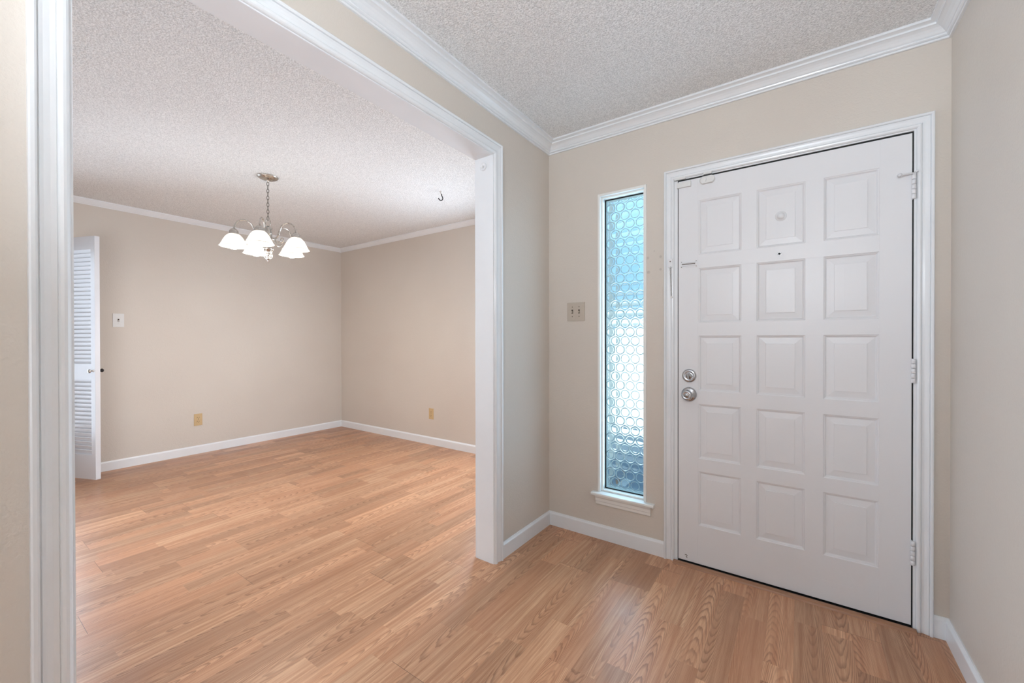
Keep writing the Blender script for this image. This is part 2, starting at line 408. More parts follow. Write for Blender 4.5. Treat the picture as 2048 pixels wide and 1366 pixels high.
# ------------------------------------------------------------------ mouldings
def crown(name, prof, c0, c1, label):
    """c0, c1 = (point at wall/ceiling line, offset vector per unit of projection)"""
    b = bm_new()
    secs = [[Vector(c[0]) + Vector(c[1]) * u + Vector((0, 0, v)) for u, v in prof] for c in (c0, c1)]
    loft(b, secs, closed=True, caps=True); return struct(name, b, TRIM, label, 'crown moulding')
CP = [(0, 0), (0, -0.066), (0.0085, -0.066), (0.0105, -0.0635), (0.0105, -0.0585), (0.0075, -0.0570), (0.0125, -0.0560), (0.0170, -0.0530), (0.0185, -0.0490), (0.0165, -0.0465), (0.0215, -0.0440), (0.029, -0.0350), (0.038, -0.0275), (0.048, -0.0225), (0.054, -0.0210), (0.054, -0.0140), (0.058, -0.0120), (0.066, -0.0105), (0.0725, -0.0095), (0.0725, 0)]
crown('trim_1', CP, ((0, HB, H), (1, 0, 0)), ((0, 0, H), (1, -1, 0)), 'white crown moulding above the cased opening')
crown('trim_2', CP, ((0, 0, H), (1, -1, 0)), ((W, 0, H), (-1, -1, 0)), 'white crown moulding above the entry door')
crown('trim_3', CP, ((W, 0, H), (-1, -1, 0)), ((W, HB, H), (-1, 0, 0)), 'white crown moulding on the right hall wall')
CD = [(0, 0), (0, -0.05), (0.006, -0.05), (0.009, -0.044), (0.016, -0.040), (0.030, -0.026), (0.040, -0.014), (0.044, -0.010), (0.044, 0)]
crown('trim_4', CD, ((DX, DB, H), (1, 0, 0)), ((DX, DY, H), (1, -1, 0)), 'slim white crown moulding behind the chandelier')
crown('trim_5', CD, ((DX, DY, H), (1, -1, 0)), ((-PT, DY, H), (-1, -1, 0)), 'slim white crown moulding on the far right dining wall')
BP = [(0, 0), (0, 0.086), (0.004, 0.086), (0.0075, 0.080), (0.0125, 0.074), (0.013, 0.070), (0.013, 0)]
def base(name, c0, c1, label):
    b = bm_new(); secs = [[Vector(c[0]) + Vector(c[1]) * u + Vector((0, 0, v)) for u, v in BP] for c in (c0, c1)]
    loft(b, secs, closed=True, caps=True); return struct(name, b, TRIM, label, 'baseboard')
CSO = 0.7276; CRO = 1.778
base('baseboard_left', ((0, -0.529, 0), (1, 0, 0)), ((0, 0, 0), (1, -1, 0)), 'white baseboard between the cased opening and the hall corner')
base('baseboard_front', ((0, 0, 0), (1, -1, 0)), ((CSO, 0, 0), (0, -1, 0)), 'white baseboard under the sidelight window')
base('baseboard_door', ((CRO, 0, 0), (0, -1, 0)), ((W, 0, 0), (-1, -1, 0)), 'short white baseboard right of the door casing')
base('baseboard_right', ((W, 0, 0), (-1, -1, 0)), ((W, HB, 0), (-1, 0, 0)), 'white baseboard along the right hall wall')
base('baseboard_hall', ((0, HB, 0), (1, 0, 0)), ((0, -2.204, 0), (1, 0, 0)), 'white baseboard left of the cased opening')
base('baseboard_dining_left', ((DX, DDY1 + 0.065, 0), (1, 0, 0)), ((DX, DY, 0), (1, -1, 0)), 'white baseboard on the long dining wall')
base('baseboard_dining_front', ((DX, DY, 0), (1, -1, 0)), ((-PT, DY, 0), (-1, -1, 0)), 'white baseboard right of the far dining corner')
base('baseboard_dining_right', ((-PT, DY, 0), (-1, -1, 0)), ((-PT, -0.53, 0), (-1, 0, 0)), 'white baseboard on the dining side of the partition')

# casing profile: (distance from the opening edge outwards, thickness)
CASE = [(0, 0), (0, 0.006), (0.002, 0.0095), (0.006, 0.0125), (0.011, 0.0135), (0.016, 0.0122), (0.0185, 0.0092), (0.0195, 0.0065), (0.0210, 0.0080), (0.030, 0.0088), (0.040, 0.0112), (0.0460, 0.0138), (0.0475, 0.0115), (0.0487, 0.0115), (0.0495, 0.0175), (0.053, 0.0195), (0.059, 0.0195), (0.062, 0.0170), (0.0625, 0.013), (0.0625, 0)]
def casing(name, prof, corners, out, label, scale=1.0):
    """corners: (point, in-plane outward vector); out: normal off the wall"""
    b = bm_new(); out = Vector(out)
    secs = [[Vector(p) + Vector(d) * u * scale + out * t for u, t in prof] for p, d in corners]
    loft(b, secs, closed=True, caps=True); return struct(name, b, TRIM, label, 'door casing')
e = 0.005
casing('trim_6', CASE, [((0, JL - e, 0), (0, -1, 0)), ((0, JL - e, JH + e), (0, -1, 1)), ((0, JR + e, JH + e), (0, 1, 1)), ((0, JR + e, 0), (0, 1, 0))], (1, 0, 0), 'white moulded casing around the wide opening to the dining room')
casing('trim_7', CASE, [((-PT, JL - e, 0), (0, -1, 0)), ((-PT, JL - e, JH + e), (0, -1, 1)), ((-PT, JR + e, JH + e), (0, 1, 1)), ((-PT, JR + e, 0), (0, 1, 0))], (-1, 0, 0), 'white casing on the dining side of the opening')
casing('trim_8', CASE, [((0.779, 0, 0), (-1, 0, 0)), ((0.779, 0, 2.0586), (-1, 0, 1)), ((1.7265, 0, 2.0586), (1, 0, 1)), ((1.7265, 0, 0), (1, 0, 0))], (0, -1, 0), 'white moulded casing around the entry door', scale=0.823)
# jamb lining of the opening
b = bm_new(); box(b, -PT - 0.001, 0.001, JR, JR + 0.017, 0, JH + 0.017); box(b, -PT - 0.001, 0.001, JL - 0.017, JL, 0, JH + 0.017); box(b, -PT - 0.001, 0.001, JL, JR, JH, JH + 0.017)
struct('trim_9', b, TRIM, 'flat white jamb lining of the wide dining room opening', 'jamb')
# door jamb with stop and weatherstrip
b = bm_new()
box(b, DOX0 + 0.001, 0.7965, -0.001, WT, 0, 2.051); box(b, 1.7190, DOX1 - 0.001, -0.001, WT, 0, 2.053); box(b, DOX0 + 0.001, DOX1 - 0.001, -0.001, WT, 2.053, DOH - 0.001)
struct('trim_10', b, TRIM, 'white jamb around the entry door', 'jamb')
b = bm_new()
box(b, 0.7967, 0.7995, 0.003, WT - 0.02, 0.012, 2.0525); box(b, 1.7145, 1.7187, 0.003, WT - 0.02, 0.012, 2.0525); box(b, 0.7995, 1.7145, 0.003, WT - 0.02, 2.0455, 2.0525)
box(b, 0.7995, 1.7145, 0.046, WT - 0.02, 0.012, 0.05)
struct('trim_11', b, DARK, 'black weatherstrip in the gap around the entry door', 'weatherstrip')
# threshold
b = bm_new()
loft(b, [[(x, -0.040, 0), (x, -0.036, 0.007), (x, -0.030, 0.011), (x, -0.013, 0.0120), (x, -0.011, 0.0)] for x in (0.7795, 1.727)], closed=True)
struct('trim_12', b, OAK, 'oak threshold strip under the entry door', 'threshold')
b = bm_new(); box(b, 0.797, 1.717, -0.0105, 0.12, 0.0, 0.007)
struct('trim_13', b, DARK, 'black sill gasket below the entry door', 'gasket')

# ------------------------------------------------------------------ entry door
door = thing('door_1', (1.714, 0.0, 0.014), 'white fifteen-panel entry door, closed', 'door', kind='structure')
DZ0, DZ1, DXa, DXb, TH = 0.016, 2.045, 0.800, 1.714, 0.044
cols = [(0.901, 1.097), (1.163, 1.356), (1.424, 1.613)]
rows = [(0.2195, 0.5045), (0.571, 0.8585), (0.927, 1.217), (1.286, 1.571), (1.642, 1.927)]
b = bm_new(); bv = 0.0009
box(b, DXa, 0.897, 0, TH, DZ0, DZ1, bv); box(b, 1.6145, DXb, 0, TH, DZ0, DZ1, bv)
zs = [(DZ0, 0.106), (0.106, rows[0][0])] + [(rows[i][1], rows[i + 1][0]) for i in range(4)] + [(rows[4][1], DZ1)]
for z0, z1 in zs: box(b, 0.897, 1.6145, 0, TH, z0, z1, 0.0006)
for z0, z1 in rows:
    box(b, 0.897, cols[0][0], 0, TH, z0, z1); box(b, cols[0][1], cols[1][0], 0, TH, z0, z1, 0.0005); box(b, cols[1][1], cols[2][0], 0, TH, z0, z1, 0.0005); box(b, cols[2][1], 1.6145, 0, TH, z0, z1)
obj('slab', b, DOOR, door)
def panel(x0, x1, z0, z1, crack=None):
    b = bm_new()
    lv = [(0.0, 0.0), (0.002, 0.0022), (0.006, 0.0036), (0.0085, 0.0078), (0.011, 0.0095), (0.014, 0.0092), (0.038, 0.0062), (0.0386, 0.0040), (0.041, 0.0037)]
    rings = []
    for o, d in lv:
        rings.append([b.verts.new(p) for p in ((x0 + o, d, z0 + o), (x1 - o, d, z0 + o), (x1 - o, d, z1 - o), (x0 + o, d, z1 - o))])
    for a, c in zip(rings, rings[1:]):
        for i in range(4): b.faces.new((a[i], a[(i + 1) % 4], c[(i + 1) % 4], c[i]))
    b.faces.new(rings[-1])
    bk = [b.verts.new(p) for p in ((x0, 0.036, z0), (x1, 0.036, z0), (x1, 0.036, z1), (x0, 0.036, z1))]
    for i in range(4): b.faces.new((rings[0][i], rings[0][(i + 1) % 4], bk[(i + 1) % 4], bk[i]))
    b.faces.new(bk)
    if crack is not None:   # raised glue line of a panel glued from two boards
        box(b, crack - 0.0007, crack + 0.0007, 0.0024, 0.0036, z0 + 0.041, z1 - 0.041)
    return obj('panel', b, DOOR, door)
for ri, (z0, z1) in enumerate(rows):
    for ci, (x0, x1) in enumerate(cols):
        panel(x0, x1, z0, z1, crack={(3, 2): 1.497, (1, 1): 1.276}.get((ri, ci)))
# hinges: painted knuckles on the hinge side
for hz in (1.822, 1.067, 0.318):
    b = bm_new(); z = hz - 0.05
    for k in range(5):
        lathe(b, [(0, z + 0.0004), (0.0060, z + 0.0006), (0.0072, z + 0.0016), (0.0072, z + 0.0180), (0.0060, z + 0.0190), (0, z + 0.0192)], (1.7175, -0.0085, 0), seg=16); z += 0.02
    box(b, 1.7135, 1.7165, -0.006, 0.03, hz - 0.05, hz + 0.05)
    hg = obj('hinge', b, DOOR, door)
    if hz > 1.8:
        b = bm_new()
        tube(b, [(1.7175, -0.0085, hz + 0.054), (1.700, -0.020, hz + 0.053), (1.672, -0.030, hz + 0.050)], 0.0042, 8)
        lathe(b, [(0, 0), (0.008, 0.0005), (0.008, 0.004), (0, 0.0045)], (1.7175, -0.0085, hz + 0.050), seg=14)
        lathe(b, [(0, -0.006), (0.007, -0.005), (0.007, 0.006), (0, 0.007)], (1.672, -0.030, hz + 0.050), '-Y', seg=12)
        tube(b, [(1.7175, -0.0085, hz + 0.056), (1.728, -0.0215, hz + 0.060)], 0.0035, 8)
        obj('hinge_pin_stop', b, DOOR, hg)
# deadbolt
b = bm_new(); cx, cz = 0.855, 1.005
lathe(b, [(0.0355, 0.0), (0.0355, 0.004), (0.033, 0.008), (0.024, 0.0105), (0.0225, 0.0095), (0.0125, 0.0095), (0.0115, 0.014), (0, 0.0145)], (cx, 0, cz), '-Y', seg=40)
db = obj('deadbolt', b, CHROME, door, label='satin chrome deadbolt with thumb turn')
b = bm_new(); box(b, cx - 0.0035, cx + 0.0035, -0.030, -0.012, cz - 0.0175, cz + 0.0175, 0.003); obj('thumb_turn', b, CHROME, db)
b = bm_new()
for dx in (-0.0175, 0.0175): lathe(b, [(0.0025, 0.0085), (0.0025, 0.0105), (0, 0.0112)], (cx + dx, 0, cz - 0.002), '-Y', seg=10)
obj('screw', b, CHROME, db)
# knob
cx, cz = 0.854, 0.906
b = bm_new()
lathe(b, [(0.0385, 0.0), (0.0385, 0.003), (0.037, 0.0075), (0.031, 0.0115), (0.019, 0.014), (0.0145, 0.017), (0.0135, 0.030)], (cx, 0, cz), '-Y', seg=40)
kb = obj('knob_rosette', b, CHROME, door, label='satin chrome rosette of the door knob')
b = bm_new()
lathe(b, [(0.0135, 0.026), (0.018, 0.032), (0.0245, 0.038), (0.0275, 0.045), (0.0275, 0.052), (0.0245, 0.058), (0.021, 0.0605), (0.0165, 0.0612), (0.0155, 0.0600), (0.011, 0.0600), (0.0105, 0.0625), (0, 0.063)], (cx, 0, cz), '-Y', seg=40)
kn = obj('knob', b, CHROME, kb)
b = bm_new(); box(b, cx - 0.007, cx + 0.007, -0.0665, -0.0625, cz - 0.002, cz + 0.002, 0.001); obj('turn_button', b, CHROME, kb)
# latch edge visible in the gap
b = bm_new(); box(b, 0.7975, 0.801, 0.004, 0.026, 0.885, 0.930); obj('latch', b, BLACKMETAL, door)
# peephole
b = bm_new(); lathe(b, [(0.0085, 0.0), (0.0085, 0.0015), (0.0068, 0.0022), (0.0052, 0.0016)], (1.256, 0, 1.6045), '-Y', seg=20); ph = obj('peephole', b, CHROME, door)
b = bm_new(); lathe(b, [(0.0056, 0.0012), (0, 0.0014)], (1.256, 0, 1.6045), '-Y', seg=16); obj('lens', b, DARK, ph)
# painted knocker bolt cover on the upper middle panel
b = bm_new(); lathe(b, [(0.0235, -0.0040), (0.0235, -0.0034), (0.0215, -0.0022), (0.0165, -0.0020), (0.0145, 0.002), (0.0115, 0.006), (0.006, 0.009), (0, 0.0098)], (1.262, 0, 1.783), '-Y', seg=30); obj('bolt_cover', b, DOOR, door)
# chain slide plate
b = bm_new(); z = 1.598
box(b, 0.811, 0.893, -0.0025, 0, z - 0.017, z + 0.017, 0.0008)
box(b, 0.815, 0.886, -0.0075, -0.0025, z + 0.005, z + 0.0095, 0.0012); box(b, 0.815, 0.886, -0.0075, -0.0025, z - 0.0095, z - 0.005, 0.0012)
ct = obj('chain_slide', b, DOOR, door)
b = bm_new(); box(b, 0.818, 0.884, -0.0032, -0.0024, z - 0.0022, z + 0.0022); obj('slot', b, SCREW, ct)
b = bm_new()
for x in (0.816, 0.889):
    for dz in (-0.0135, 0.0135): lathe(b, [(0.0022, 0.002), (0.002, 0.0036), (0, 0.004)], (x, 0, z + dz), '-Y', seg=10)
obj('screw', b, SCREW, ct)
# worn hook mark by the foot of the door
b = bm_new(); tube(b, spline([(0.834, -0.0005, 0.043), (0.839, -0.001, 0.0475), (0.845, -0.001, 0.043), (0.8405, -0.001, 0.036), (0.846, -0.0005, 0.031)], 5), 0.0014, 6); obj('hook', b, SCREW, door)

# things fixed around the door ------------------------------------------------
t = thing('door_chain', (0.7625, -0.016, 1.42), 'painted security chain hanging on the left door casing', 'door chain')
b = bm_new(); box(b, 0.752, 0.773, -0.0225, -0.0135, 1.585, 1.632, 0.002); obj('bracket', b, DOOR, t)
b = bm_new(); lathe(b, [(0.0035, 0.022), (0.003, 0.0238), (0, 0.0243)], (0.7625, 0, 1.618), '-Y', seg=12); obj('screw', b, SCREW, t)
b = bm_new(); z = 1.590
for k in range(15):
    cxk, cyk = 0.7635 + k * 0.0004, -0.0225
    w1, h1 = 0.0032, 0.0075
    pts = []
    for q in range(12):
        a = 2 * math.pi * q / 12; lx, lz = w1 * math.cos(a), h1 * math.sin(a)
        ca = math.radians(38 if k % 2 else -38)
        pts.append((cxk + lx * math.cos(ca), cyk + lx * math.sin(ca), z - 0.006 + lz))
    tube(b, pts, 0.0013, 6, closed=True); z -= 0.0108
obj('chain_links', b, CHAINP, t)
b = bm_new(); lathe(b, [(0, -0.004), (0.0055, -0.003), (0.0055, 0.003), (0, 0.004)], (0.7695, -0.0215, z - 0.002), '-Y', seg=14); obj('chain_end', b, WHITEPL, t)
t = thing('contact_sensor', (0.828, -0.006, 2.02), 'square-edged white alarm contact at the top left corner of the entry door', 'alarm sensor')
b = bm_new(); box(b, 0.793, 0.864, -0.013, -0.0002, 2.008, 2.036, 0.0015); obj('magnet_case', b, WHITEPL, t)
b = bm_new(); box(b, 0.7805, 0.838, -0.011, -0.0015, 2.0525, 2.0685, 0.0015); obj('switch_case', b, WHITEPL, t)
t = thing('contact_sensor', (0.942, -0.008, 2.024), 'rounded white door sensor beside the square alarm contact', 'alarm sensor')
b = bm_new()
pts = []
for k in range(24):
    a = 2 * math.pi * k / 24
    pts.append((0.943 + (0.017 if math.cos(a) >= 0 else -0.017) + 0.0195 * math.cos(a), 2.024 + 0.0195 * math.sin(a)))
loft(b, [[(x, -0.0002, z) for x, z in pts], [(x, -0.012, z) for x, z in pts], [(0.943 + (x - 0.943) * 0.93, -0.0155, 2.024 + (z - 2.024) * 0.88) for x, z in pts]], closed=True)
sb = obj('sensor_case', b, WHITEPL, t)
b = bm_new(); lathe(b, [(0.0145, 0.0150), (0.0145, 0.0168), (0.0125, 0.0175), (0, 0.0176)], (0.925, 0, 2.024), '-Y', seg=24); obj('battery_cap', b, WHITEPL, sb)
b = bm_new(); box(b, 0.925, 0.964, -0.0125, -0.0015, 2.0525, 2.0665, 0.0012); obj('magnet', b, WHITEPL, t)

# ------------------------------------------------------------------ sidelight window
win = thing('window_1', (0.484, 0.0, 0.28), 'tall narrow sidelight of bullseye glass left of the entry door', 'window', kind='structure')
FI = 0.3605; FJ = 0.6075; ZT = 2.0475; ZB = 0.281
b = bm_new()
def frame(b, x0, x1, z0, z1, wd, y0, y1, bev=0.0):
    box(b, x0, x0 + wd, y0, y1, z0, z1, bev); box(b, x1 - wd, x1, y0, y1, z0, z1, bev); box(b, x0 + wd, x1 - wd, y0, y1, z1 - wd, z1, bev)
frame(b, SX0 + 0.0005, SX1 - 0.0005, ZB, SZ1 - 0.0005, 0.014, -0.004, WT - 0.01, 0.0015)
obj('liner', b, WTRIM, win)
b = bm_new(); frame(b, 0.3525, 0.6155, ZB, 2.0555, 0.010, 0.018, 0.052, 0.002)
box(b, 0.3625, 0.6055, 0.018, 0.052, ZB, ZB + 0.010, 0.002); obj('glazing_bead', b, WTRIM, win)
b = bm_new(); frame(b, 0.3525, 0.6155, ZB + 0.001, 2.0555, 0.0145, 0.056, 0.060); box(b, 0.365, 0.603, 0.056, 0.060, ZB + 0.001, ZB + 0.0135); obj('gasket', b, DARK, win)
b = bm_new(); frame(b, 0.3525, 0.6155, ZB, 2.0555, 0.008, 0.075, 0.11); box(b, 0.36, 0.608, 0.075, 0.11, ZB, ZB + 0.008); obj('outer_stop', b, WTRIM, win)
# stool and apron
b = bm_new()
loft(b, [[(x, 0.018, 0.2625), (x, 0.018, 0.2805), (x, -0.030, 0.2805), (x, -0.0345, 0.2785), (x, -0.036, 0.2715), (x, -0.0345, 0.2645), (x, -0.030, 0.2625)] for x in (SX0 + 0.001, SX1 - 0.001)], closed=True)
loft(b, [[(x, -0.0002, 0.2625), (x, -0.0002, 0.2803), (x, -0.030, 0.2803), (x, -0.0345, 0.2783), (x, -0.036, 0.2715), (x, -0.0345, 0.2647), (x, -0.030, 0.2625)] for x in (0.306, SX0 + 0.001)], closed=True)
loft(b, [[(x, -0.0002, 0.2625), (x, -0.0002, 0.2803), (x, -0.030, 0.2803), (x, -0.0345, 0.2783), (x, -0.036, 0.2715), (x, -0.0345, 0.2647), (x, -0.030, 0.2625)] for x in (SX1 - 0.001, 0.676)], closed=True)
box(b, SX0 + 0.001, SX1 - 0.001, 0.018, WT - 0.01, 0.2627, 0.2795)
obj('sill', b, WTRIM, win)
b = bm_new()
AP = [(0, 0.262), (-0.022, 0.262), (-0.022, 0.254), (-0.0165, 0.247), (-0.0165, 0.230), (-0.0125, 0.226), (-0.0125, 0.212), (-0.009, 0.207), (0, 0.207)]
loft(b, [[(0.328 - y * 0.0, y, z) for y, z in AP], [(0.655, y, z) for y, z in AP]], closed=True); obj('apron', b, WTRIM, win)
# bullseye glass: a pressed sheet of dished discs with raised rims
gx0, gx1, gz0, gz1, gy = 0.3535, 0.6145, ZB + 0.002, 2.0545, 0.068
PX, PZ = 0.0612, 0.0535
NX, NZ = 92, 620
def relief(x, z):
    best = 9
    r = round((z - 0.334) / PZ)
    for rr in (r - 1, r, r + 1):
        off = 0.42 if rr % 2 == 0 else 0.42 + PX / 2
        k = round((x - off) / PX); cx = off + k * PX; cz = 0.334 + rr * PZ
        d = math.hypot(x - cx, z - cz)
        if d < best: best = d; cell = (k, rr)
    R = 0.0275
    if best < 0.0225: h = 0.0014 - 0.0018 * (best / 0.0225) ** 2
    elif best < R: h = -0.0004 + 0.0016 * math.sin((best - 0.0225) / (R - 0.0225) * math.pi)
    else: h = -0.0004 - 0.0008 * min(1, (best - R) / 0.006)
    return h
b = bm_new(); grid = []
for j in range(NZ + 1):
    row = []
    for i in range(NX + 1):
        x = gx0 + (gx1 - gx0) * i / NX; z = gz0 + (gz1 - gz0) * j / NZ
        row.append(b.verts.new((x, gy - relief(x, z), z)))
    grid.append(row)
for j in range(NZ):
    for i in range(NX):
        f = b.faces.new((grid[j][i], grid[j][i + 1], grid[j + 1][i + 1], grid[j + 1][i])); f.smooth = True
bk = [b.verts.new(p) for p in ((gx0, gy + 0.005, gz0), (gx1, gy + 0.005, gz0), (gx1, gy + 0.005, gz1), (gx0, gy + 0.005, gz1))]
b.faces.new(list(reversed(bk)))
b.faces.new(grid[0] + [bk[1], bk[0]]); b.faces.new(list(reversed(grid[-1])) + [bk[3], bk[2]])
b.faces.new([r[0] for r in reversed(grid)] + [bk[0], bk[3]]); b.faces.new([r[-1] for r in grid] + [bk[2], bk[1]])
obj('pane', b, GLASS, win, label='blue tinted bullseye glass pane')
b = bm_new()
for rr in range(-1, 34):
    for k in range(-3, 6):
        cx = 0.42 + k * PX + (PX / 2 if rr % 2 else 0); cz = 0.334 + rr * PZ
        if not (gx0 + 0.02 < cx < gx1 - 0.02 and gz0 + 0.026 < cz < gz1 - 0.026): continue
        tube(b, [(cx + 0.0252 * math.cos(2 * math.pi * q / 28), gy - 0.0008, cz + 0.0252 * math.sin(2 * math.pi * q / 28)) for q in range(28)], 0.0019, 6, closed=True)
obj('disc_rims', b, RIM, win)

# hidden dining window that lights the far room
win2 = thing('window_2', (-0.85, DY + 0.05, 0.82), 'dining room window hidden behind the partition', 'window', kind='structure')
b = bm_new(); frame(b, DWX0, DWX1, DWZ0, DWZ1, 0.04, DY - 0.004, DY + 0.12); box(b, DWX0 + 0.04, DWX1 - 0.04, DY - 0.004, DY + 0.12, DWZ0, DWZ0 + 0.04); box(b, DWX0 + 0.04, DWX1 - 0.04, DY + 0.05, DY + 0.08, 1.44, 1.47)
obj('frame', b, TRIM, win2)
b = bm_new(); box(b, DWX0 + 0.04, DWX1 - 0.04, DY + 0.060, DY + 0.066, DWZ0 + 0.04, 1.44); box(b, DWX0 + 0.04, DWX1 - 0.04, DY + 0.060, DY + 0.066, 1.47, DWZ1 - 0.04); obj('pane', b, CLEAR, win2)

# outside the front wall: shaded slate porch, sunlit paving and a pale neighbouring wall under a grey roof
b = bm_new(); box(b, 0.0, 16, 0.14, 1.14, -0.30, -0.18); box(b, -6, 16, 1.14, 3.3, -0.30, -0.18)
struct('porch', b, SLATE, 'dark slate porch floor outside, seen blurred through the sidelight', 'porch')
b = bm_new(); box(b, -14, 16, 3.3, 30, -0.30, -0.19)
struct('ground', b, GROUND, 'bright paving outside, seen blurred through the sidelight', 'ground')
b = bm_new(); box(b, -13, 12, 10.0, 10.3, -0.19, 2.45)
wo_ = struct('wall_outside', b, GROUND, 'sunlit pale wall across the paving, seen blurred through the sidelight', 'wall')
b = bm_new(); loft(b, [[(x, 9.5, 2.40), (x, 9.5, 2.55), (x, 12.5, 4.9), (x, 12.5, 2.40)] for x in (-13.5, 12.5)], closed=True)
obj('roof', b, mat_plain('pale_roof', (104, 132, 152), 0.7), wo_)

# ------------------------------------------------------------------ wall plates
def plate_x(b, X, y0, y1, z0, z1, th, s):   # plate on a wall of constant x, facing s
    box(b, min(X, X + s * th), max(X, X + s * th), y0, y1, z0, z1, 0.0022)
def plate_y(b, Y, x0, x1, z0, z1, th):      # plate on a wall of constant y, facing -y
    box(b, x0, x1, Y - th, Y, z0, z1, 0.0022)
# hall double switch
t = thing('light_switch', (0.193, 0, 1.372), 'beige double toggle switch plate left of the sidelight', 'light switch')
b = bm_new(); plate_y(b, 0, 0.134, 0.2525, 1.313, 1.4295, 0.006); obj('wall_plate', b, IVORY, t)
for x in (0.170, 0.216):
    b = bm_new(); box(b, x - 0.0055, x + 0.0055, -0.0068, -0.004, 1.3595, 1.3845); q = obj('toggle_slot', b, SCREW, t)
    b = bm_new(); box(b, x - 0.0042, x + 0.0042, -0.0165, -0.005, 1.3655, 1.3745, 0.001); obj('toggle', b, IVORY, q)
    for z in (1.401, 1.342):
        b = bm_new(); lathe(b, [(0.003, 0.0055), (0.0028, 0.0068), (0, 0.0072)], (x, 0, z), '-Y', seg=12); obj('screw', b, SCREW, t)
# dining switch
t = thing('light_switch', (DX, -1.288, 1.38), 'white single switch plate beside the louvered door', 'light switch')
b = bm_new(); plate_x(b, DX, -1.327, -1.249, 1.32, 1.445, 0.006, 1); obj('wall_plate', b, WHITEPL, t)
b = bm_new(); box(b, DX + 0.004, DX + 0.0068, -1.294, -1.282, 1.369, 1.396); q = obj('toggle_slot', b, SLOT, t)
b = bm_new(); box(b, DX + 0.005, DX + 0.016, -1.292, -1.284, 1.372, 1.382, 0.001); obj('toggle', b, WHITEPL, q)
for z in (1.412, 1.352):
    b = bm_new(); lathe(b, [(0.003, 0.0055), (0.0028, 0.0066), (0, 0.007)], (DX, -1.288, z), 'X', seg=12); obj('screw', b, WHITEPL, t)
# outlets
def outlet(loc, facing, label):
    t = thing('power_outlet', loc, label, 'outlet', group='almond duplex outlets in the dining room')
    def bx(bm, a0, a1, d0, d1, z0, z1, bev=0.0):     # a across, d off the wall
        if facing == 'X': box(bm, loc[0] + d0, loc[0] + d1, loc[1] + a0, loc[1] + a1, loc[2] + z0, loc[2] + z1, bev)
        else: box(bm, loc[0] + a0, loc[0] + a1, loc[1] - d1, loc[1] - d0, loc[2] + z0, loc[2] + z1, bev)
    b = bm_new(); bx(b, -0.0365, 0.0365, 0, 0.006, -0.062, 0.062, 0.0022); obj('wall_plate', b, ALMOND, t)
    for zc in (0.0205, -0.0205):
        b = bm_new(); bx(b, -0.0165, 0.0165, 0.004, 0.0082, zc - 0.0145, zc + 0.0145, 0.0018); s = obj('receptacle', b, ALMOND, t)
        b = bm_new(); bx(b, -0.0085, -0.0055, 0.0078, 0.0086, zc - 0.001, zc + 0.008); bx(b, 0.0055, 0.0085, 0.0078, 0.0086, zc - 0.001, zc + 0.007); bx(b, -0.0025, 0.0025, 0.0078, 0.0086, zc - 0.0095, zc - 0.0045); obj('slots', b, SLOT, s)
    b = bm_new(); bx(b, -0.0025, 0.0025, 0.005, 0.0072, -0.0025, 0.0025, 0.0008); obj('screw', b, SCREW, t)
outlet((DX, -0.672, 0.358), 'X', 'almond duplex outlet on the long wall below the chandelier')
outlet((-2.110, DY, 0.352), 'Y', 'almond duplex outlet on the wall right of the far dining corner')

# white rod socket on the jamb
t = thing('rod_socket', (-0.064, JR, 2.129), 'small round white rod socket high on the jamb of the opening', 'rod socket')
b = bm_new(); lathe(b, [(0.021, 0.0), (0.021, 0.004), (0.018, 0.007), (0.014, 0.007), (0.0125, 0.004), (0.007, 0.003)], (-0.064, JR, 2.129), '-Y', seg=28); obj('ring', b, TRIM, t)
b = bm_new(); lathe(b, [(0.0055, 0.002), (0.005, 0.0048), (0, 0.0055)], (-0.066, JR, 2.129), '-Y', seg=14); obj('screw', b, WHITEPL, t)

# ceiling hook
hx, hy = -1.159, 0.19
t = thing('ceiling_hook', (hx, hy, H), 'dark metal swag hook hanging from the dining room ceiling', 'hook')
b = bm_new(); lathe(b, [(0.013, 0.0), (0.012, -0.004), (0.006, -0.007), (0.0055, -0.022), (0, -0.023)], (hx, hy, H), seg=18); obj('base', b, WHITEPL, t)
b = bm_new()
d = Vector((0.82, 0.572, 0))
P = lambda s, z: (hx + d.x * s, hy + d.y * s, H + z)
tube(b, spline([P(0.004, -0.020), P(0.006, -0.034), P(0.012, -0.048), P(0.014, -0.062), P(0.006, -0.074), P(-0.006, -0.074), P(-0.016, -0.066), P(-0.021, -0.058)], 6), 0.0042, 10)
lathe(b, [(0, -0.006), (0.006, 0), (0, 0.006)], P(-0.021, -0.058), seg=10)
obj('hook', b, BLACKMETAL, t)

# ------------------------------------------------------------------ chandelier
cxx, cyy = -2.023, -0.806
ch = thing('chandelier', (cxx, cyy, H), 'brushed nickel five-arm chandelier with lit white bell shades', 'chandelier')
b = bm_new(); lathe(b, [(0.072, 0), (0.073, -0.004), (0.069, -0.010), (0.055, -0.018), (0.034, -0.026), (0.014, -0.030), (0.009, -0.034), (0.009, -0.042), (0, -0.044)], (cxx, cyy, H), seg=40); obj('canopy', b, NICKEL, ch)
b = bm_new(); z = H - 0.040; k = 0
ztop = 2.145
while z > ztop:
    pts = []
    for q in range(16):
        a = 2 * math.pi * q / 16; lw, lh = 0.0075 * math.cos(a), 0.0165 * math.sin(a)
        ang = math.radians(55 + 90 * (k % 2)); pts.append((cxx + lw * math.cos(ang), cyy + lw * math.sin(ang), z - 0.0165 + lh))
    tube(b, pts, 0.0022, 8, closed=True); z -= 0.0265; k += 1
obj('chain', b, CHAIN, ch)
b = bm_new(); pts = []
